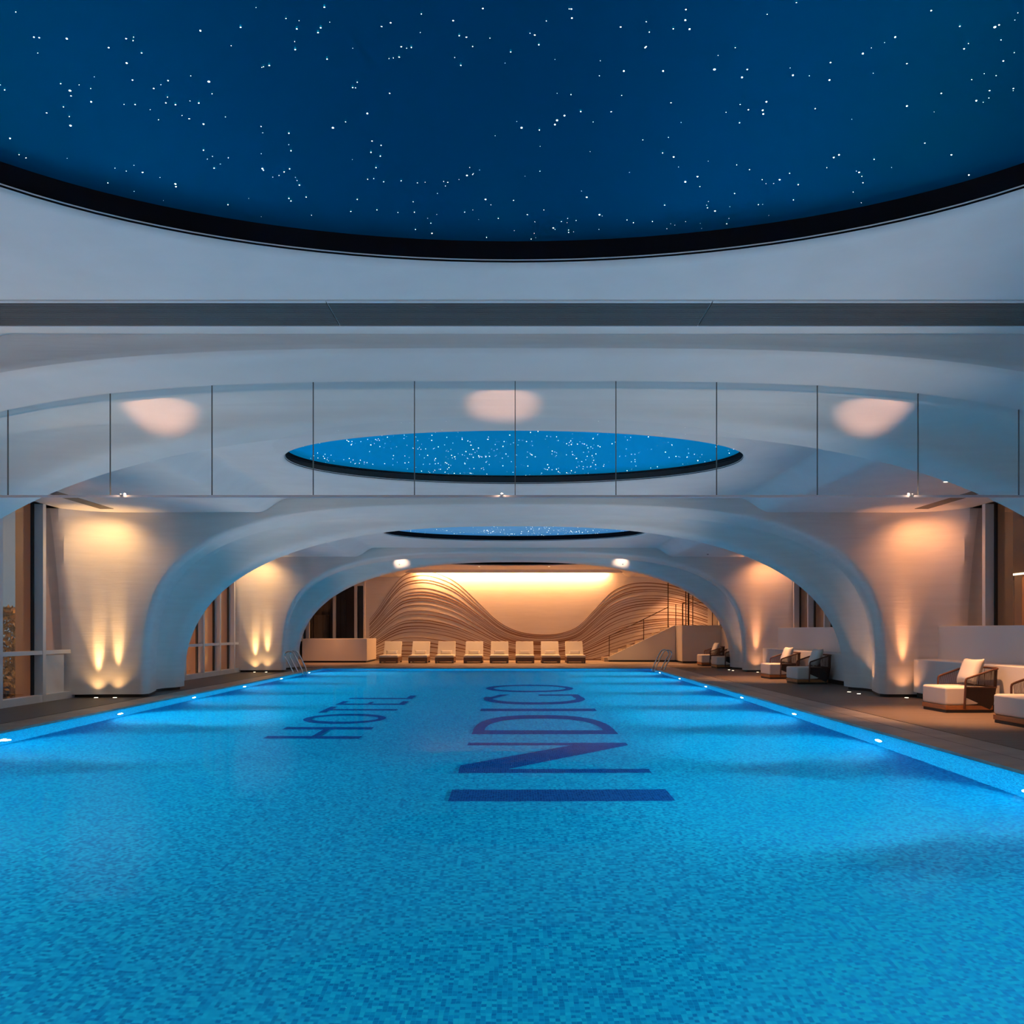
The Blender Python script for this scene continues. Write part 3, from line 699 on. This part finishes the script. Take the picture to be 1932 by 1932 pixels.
for (x, nm) in ((-3.75, 'left'), (3.55, 'right')):
    r_ = empty('arch_spotlight', (x, ARCH_Y[2]+1.35, 3.45)); tag(r_, 'small warm spotlight in the groove of the third arch, %s one' % nm, 'spotlight')
    m = MB(); m.disc((0, 0, 0), .02, 12, 'y', h=.05); m.build('body', STEEL, r_)
    m = MB(); m.disc((0, .051, 0), .015, 10, 'y', h=.001); m.build('lens', EMWARM, r_)
    lamp('SPOT', (x, ARCH_Y[2]+1.42, 3.45), 20, (1, .66, .46), (0, .8, .25), .01, 80, .8)

# ================================================================== FURNITURE
# armchair: local +x faces forward
def make_armchair():
    r_ = empty('armchair')
    m = MB(); m.box(-.34, .385, -.345, .345, .0, .045); m.build('foot', DARK, r_)
    m = MB(); m.box(-.36, .40, -.36, .36, .045, .115); m.build('plinth', TEAK, r_, bevel=.006)
    m = MB(); m.box(-.30, .40, -.362, .362, .117, .405); m.build('seat_cushion', CUSH, r_, bevel=.035, seg=4)
    # frame path (plan): from front-left post round the back to the front-right post
    def path(z_front, z_back, ex):
        P = []; n = 10
        for i in range(n+1):
            t = i/n; P.append(Vector((.08-.42*t, -(.385+.02*t+ex), z_front+(z_back-z_front)*t*.9)))
        for i in range(1, 7):
            a = i/6*math.pi/2; P.append(Vector((-.34-.10*math.sin(a), -(.405+ex)+.12*(1-math.cos(a)), z_front+(z_back-z_front)*(.9+.1*i/6))))
        Q = [Vector((p.x, -p.y, p.z)) for p in reversed(P)]
        return P+Q
    top = path(.545, .70, .02)
    front = [Vector((.115, -.385, .06)), Vector((.112, -.40, .30)), Vector((.108, -.405, .50)), Vector((.10, -.405, .53))]
    back = [Vector((p.x, -p.y, p.z)) for p in reversed(front)]
    m = MB(); m.tube(front+top+back, .017, 8); af = m.build('arm_frame', TUBEM, r_, smooth=50)
    low = path(.40, .40, -.005)
    m = MB(); m.tube(low, .011, 6); m.build('lower_rail', TUBEM, af, smooth=50)
    # woven lower shell
    base = path(.05, .05, -.03)
    base = [Vector((p.x*.93+.01, p.y*.96, .05)) for p in base]
    m = MB(); m.grid([base, [p.copy() for p in low]]); 
    inner_ = [Vector((p.x*.96, p.y*.96, p.z)) for p in base]; innl = [Vector((p.x*.96, p.y*.96, p.z)) for p in low]
    m.grid([innl, inner_]); m.build('woven_shell', WEAVE, r_, smooth=50, fix=False)
    # cords
    m = MB(); n = 110
    def at(path_, u):
        f_ = u*(len(path_)-1); i = min(int(f_), len(path_)-2); return path_[i].lerp(path_[i+1], f_-i)
    for i in range(n+1):
        u = i/n; m.tube([at(low, u), at(top, u)], .0038, 4, caps=False)
    m.build('cords', ROPE, af)
    return r_
def make_pillow(w, h, t, name='throw_pillow', n=14):
    m = MB(); fr, bk = [], []
    for i in range(n+1):
        ra, rb = [], []
        for j in range(n+1):
            u = 2*i/n-1; v = 2*j/n-1
            e_ = (1-u**4)*(1-v**4); pin = 1 - .10*(1-abs(u)**2)*abs(v)**3 ; pin2 = 1-.10*(1-abs(v)**2)*abs(u)**3
            x = u*w/2*pin2*(1-.0*abs(v)); z = v*h/2*pin
            d = t/2*math.sqrt(max(e_, 0))
            ra.append((x, -d, z)); rb.append((x, d, z))
        fr.append(ra); bk.append(rb)
    m.grid(fr); m.grid([list(q) for q in bk])
    me = m.mesh(name); bm = bmesh.new(); bm.from_mesh(me); bmesh.ops.remove_doubles(bm, verts=bm.verts, dist=1e-5); bmesh.ops.recalc_face_normals(bm, faces=bm.faces); bm.to_mesh(me); bm.free()
    me.materials.append(PILLOW)
    for p in me.polygons: p.use_smooth = True
    return me
chairs = [(7.17, 11.62, 2, 'cut by the right edge of the photo'), (7.17, 13.70, 2, 'just right of the nearest amber lit column'),
          (7.18, 20.75, 3, 'right one of the pair under the second arch'), (7.16, 22.88, 3, 'left one of the pair under the second arch'),
          (7.27, 29.2, 2, 'front one of the farthest pair'), (7.2, 31.15, 2, 'farthest of all, by the terrace wall')]
proto = make_armchair(); pm = make_pillow(.52, .44, .17)
for i, (x, y, a, lb) in enumerate(chairs):
    o = proto if i == 0 else dup(proto)
    o.location = (x, y, 0); o.rotation_euler = (0, 0, R(180+a))
    tag(o, 'brown rope armchair, cream seat, ' + lb, 'armchair', 'rope armchairs along the right side')
    p = bpy.data.objects.new('throw_pillow', pm); COL.objects.link(p)
    p.location = (x+.20, y, .405+.235); p.rotation_euler = (R(-20), 0, R(-90+a))
    tag(p, 'cream square pillow on the ' + ['armchair cut by the right edge of the photo', 'nearer fully visible armchair', 'right armchair seen through the second arch', 'left armchair seen through the second arch', 'armchair half hidden by the third arch leg', 'farthest armchair of the room'][i], 'pillow', 'pillows on the armchairs')

# loungers: face the camera (-y)
def make_lounger():
    r_ = empty('pool_lounger')
    m = MB(); m.box(-.37, .37, 0, .03, .06, .225); m.box(-.37, -.34, .03, 1.25, .06, .225); m.box(.34, .37, .03, 1.25, .06, .225); m.box(-.34, .34, 1.22, 1.25, .06, .225); m.box(-.34, .34, .03, 1.22, .19, .22); bfr = m.build('base_frame', TEAKD, r_, bevel=.004)
    for (x, y) in ((-.33, .04), (.33, .04), (-.33, 1.2), (.33, 1.2)):
        m = MB(); m.box(x-.035, x+.035, y-.03, y+.03, 0, .06); m.build('leg', TEAKD, bfr)
    m = MB(); m.box(-.37, .37, -.02, 1.05, .227, .315); m.build('seat_cushion', CUSH, r_, bevel=.025, seg=3)
    # back cushion leaning back
    m = MB(); a = Vector((0, 1.0, .30)); d = Vector((0, .33, .55)); nrm = Vector((0, -.55, .33)).normalized()*.08
    for sgn in (1,):
        p = [Vector((-.365, 0, 0))+a, Vector((.365, 0, 0))+a, Vector((.355, 0, 0))+a+d, Vector((-.355, 0, 0))+a+d]
        q = [v-nrm for v in p]
        m.add(p+q, [(0,1,2,3), (7,6,5,4), (0,4,5,1), (1,5,6,2), (2,6,7,3), (3,7,4,0)])
    m.build('back_cushion', CUSH, r_, bevel=.02, seg=3)
    m = MB(); m.add([(-.03, 1.24, .1), (.03, 1.24, .1), (.03, 1.44, .78), (-.03, 1.44, .78), (-.03, 1.28, .1), (.03, 1.28, .1), (.03, 1.48, .78), (-.03, 1.48, .78)], [(0,1,2,3),(7,6,5,4),(0,4,5,1),(1,5,6,2),(2,6,7,3),(3,7,4,0)]); m.build('back_strut', TEAKD, r_)
    return r_
lp = make_lounger(); lm = make_pillow(.48, .17, .10, 'lumbar_pillow', 10)
LX = [-4.94, -3.79, -2.745, -1.62, -.59, .427, 1.45, 2.44]
ordn = ['leftmost', 'second from the left', 'third from the left', 'fourth from the left', 'fourth from the right', 'third from the right', 'second from the right', 'rightmost']
for i, x in enumerate(LX):
    o = lp if i == 0 else dup(lp)
    o.location = (x, 33.35, 0); tag(o, 'cream pool lounger, %s in the row before the wavy wall' % ordn[i], 'lounger', 'cream loungers in a row at the far end')
    p = bpy.data.objects.new('lumbar_pillow', lm); COL.objects.link(p); p.location = (x, 34.26, .40); p.rotation_euler = (R(-25), 0, 0)
    tag(p, 'small cream lumbar pillow on the %s lounger of the far row' % ordn[i], 'pillow', 'lumbar pillows on the loungers')

# ladders
def ladder(x, y, sgn, label):
    """sgn: direction from the wall towards the water along x"""
    r_ = empty('pool_ladder', (x, y, 0)); tag(r_, label, 'ladder', 'chrome pool ladders')
    for dy in (-.27, .27):
        pts = [(-.18, 0), (-.24, .12), (-.42, .46), (-.44, .55), (-.40, .62), (-.31, .655), (-.22, .64), (-.16, .58), (-.10, .47), (.06, .14), (.10, .03), (.10, -.08), (.10, -.30), (.10, -.9)]
        m = MB(); m.tube([(sgn*a, dy, z) for a, z in pts], .021, 10); rl_ = m.build('rail', STEEL, r_, smooth=60)
        m = MB(); m.disc((sgn*-.18, dy, 0), .045, 14, 'z', h=.01); m.build('flange', STEEL, rl_)
    for z in (-.22, -.48, -.74):
        m = MB(); m.box(sgn*.10-.04, sgn*.10+.04, -.25, .25, z-.012, z+.012); m.build('step', STEEL, r_)
ladder(PXL, 26.3, 1, 'chrome pool ladder on the far left edge of the pool')
ladder(PXR, 27.9, -1, 'chrome pool ladder on the far right edge of the pool')

# ================================================================== OUTSIDE
random.seed(3)
LEAF = mat('olive_leaves', (0.10, 0.085, 0.02), .6, noise=((3, 3, 3), (0.20, 0.13, 0.03), 2)); BARK = mat('bark', (.08, .06, .045), .8)
GROUND = mat('outside_ground', (0.03, 0.032, 0.03), .9)
m = MB(); m.box(-60, -9.2, -10, 90, -4.2, -4.0); m.build('floor_outside', GROUND)['kind'] = 'structure'
m = MB(); m.box(9.2, 40, -10, 60, -.3, -.1); m.build('floor_outside', GROUND)['kind'] = 'structure'
def tree(x, y, zt, r, label):
    t = empty('tree', (x, y, -4)); tag(t, label, 'tree', 'trees outside the left windows')
    m = MB(); m.tube([(0, 0, 0), (.1, 0, 1.6), (0, .1, 3.2), (.1, 0, zt+3.2)], [.16, .13, .1, .03], 8); 
    for k in range(7):
        a = random.uniform(0, 6.28); z0 = random.uniform(1.5, zt+2); m.tube([(.05, 0, z0), (math.cos(a)*r*.6, math.sin(a)*r*.6, z0+.9)], [.05, .015], 5)
    m.build('trunk', BARK, t)
    m = MB(); H = zt+4
    for k in range(4200):
        u = random.random(); zz = H*(.18+.82*u); rr = r*math.sqrt(max(.05, 1-((u-.45)/.58)**2))*(.75+.25*math.sin(zz*5+random.random()*2))
        a = random.uniform(0, 6.283); q = rr*random.random()**.4
        c_ = Vector((q*math.cos(a), q*math.sin(a), zz)); s_ = random.uniform(.05, .10)
        d1 = Vector((random.gauss(0, 1), random.gauss(0, 1), random.gauss(0, 1))).normalized()*s_; d2 = d1.cross(Vector((random.gauss(0, 1), random.gauss(0, 1), random.gauss(0, 1)))).normalized()*s_*.5
        m.add([c_-d1, c_+d2, c_+d1, c_-d2], [(0,1,2,3)])
    o = m.build('foliage', LEAF, t, fix=False)
tree(-13.2, 22.2, 1.9, 1.3, 'leafy tree outside the near left window, left of the tan outer fin')
tree(-14.6, 26.3, 1.7, 1.3, 'leafy tree glimpsed between window frame and left column')
tree(-16.5, 30, 2.0, 1.8, 'leafy tree outside the left windows, farthest back')
tree(-12.6, 18.6, 1.5, 1.1, 'leafy tree outside the left windows, closest to the glass')
ls = empty('street_lamp', (-12.9, 23.6, -4)); tag(ls, 'glowing warm street lamp among the trees outside the left window', 'street lamp')
m = MB(); m.tube([(0, 0, 0), (0, 0, 5.55)], .04, 8); m.build('pole', DARK, ls)
m = MB(); m.tube([(0, 0, 5.55), (0, 0, 5.62), (0, 0, 5.72), (0, 0, 5.76)], [.03, .07, .07, .02], 10); m.build('lamp_head', mat('street_glow', (1, .8, .5), .5, emit=((1, .7, .35), 30)), ls)
lamp('POINT', (-11.6, 22.5, 1.9), 160, AMBER, size=.1)
lamp('POINT', (-11.2, 19.5, -1.0), 120, AMBER, size=.1)
for y in (8.6, 18.0, 27.5):
    lamp('POINT', (-10.4, y, -.35), 420, AMBER, size=.15)
    lamp('POINT', (10.4, y, .8), 80, AMBER, size=.15)
# building across the right side
FAC = mat('brown_facade', (0.10, 0.05, 0.025), .6, noise=((.5, .5, 3), (0.075, 0.038, 0.02), 3)); FACP = mat('bronze_column', (0.35, 0.2, 0.1), .5)
fb = empty('facade', (13.2, 24, 0)); tag(fb, 'brown lit building facade seen through the right windows', 'building')
m = MB(); m.box(0, .4, -18, 22, -.1, 9); m.build('wall', FAC, fb)
m = MB(); m.box(-1.3, -.0, -18, 22, 2.62, 3.0); m.build('canopy', FAC, fb)
m = MB(); m.box(-1.34, -1.31, -18, 22, 2.60, 2.645); m.build('light_strip', mat('strip_glow', (1, .8, .6), .5, emit=((1, .72, .45), 3.0)), fb)
for k in range(9):
    y = -17+k*4.4; m = MB(); m.box(-1.1, -.85, y, y+.3, -.1, 2.61); m.build('column', FACP, fb)
for k in range(8):
    y = -14.5+k*4.4; m = MB(); m.box(-.03, -.0, y, y+1.6, .1, 2.2); m.build('window', mat('shop_glow', (.9, .5, .2), .5, emit=((1, .45, .12), .35)), fb)
for (y, z) in ((-1.2, 1.75), (2.9, 1.7), (-9.3, 1.8)):
    m = MB(); m.box(-.12, -.05, y, y+.9, z, z+.16); m.build('red_sign', mat('red_glow', (.8, .05, .04), .5, emit=((1, .06, .05), 1.2)), fb)
lamp('AREA', (12.3, 22, 2.58), 160, AMBER, (0, 0, -1), .3, sy=36)
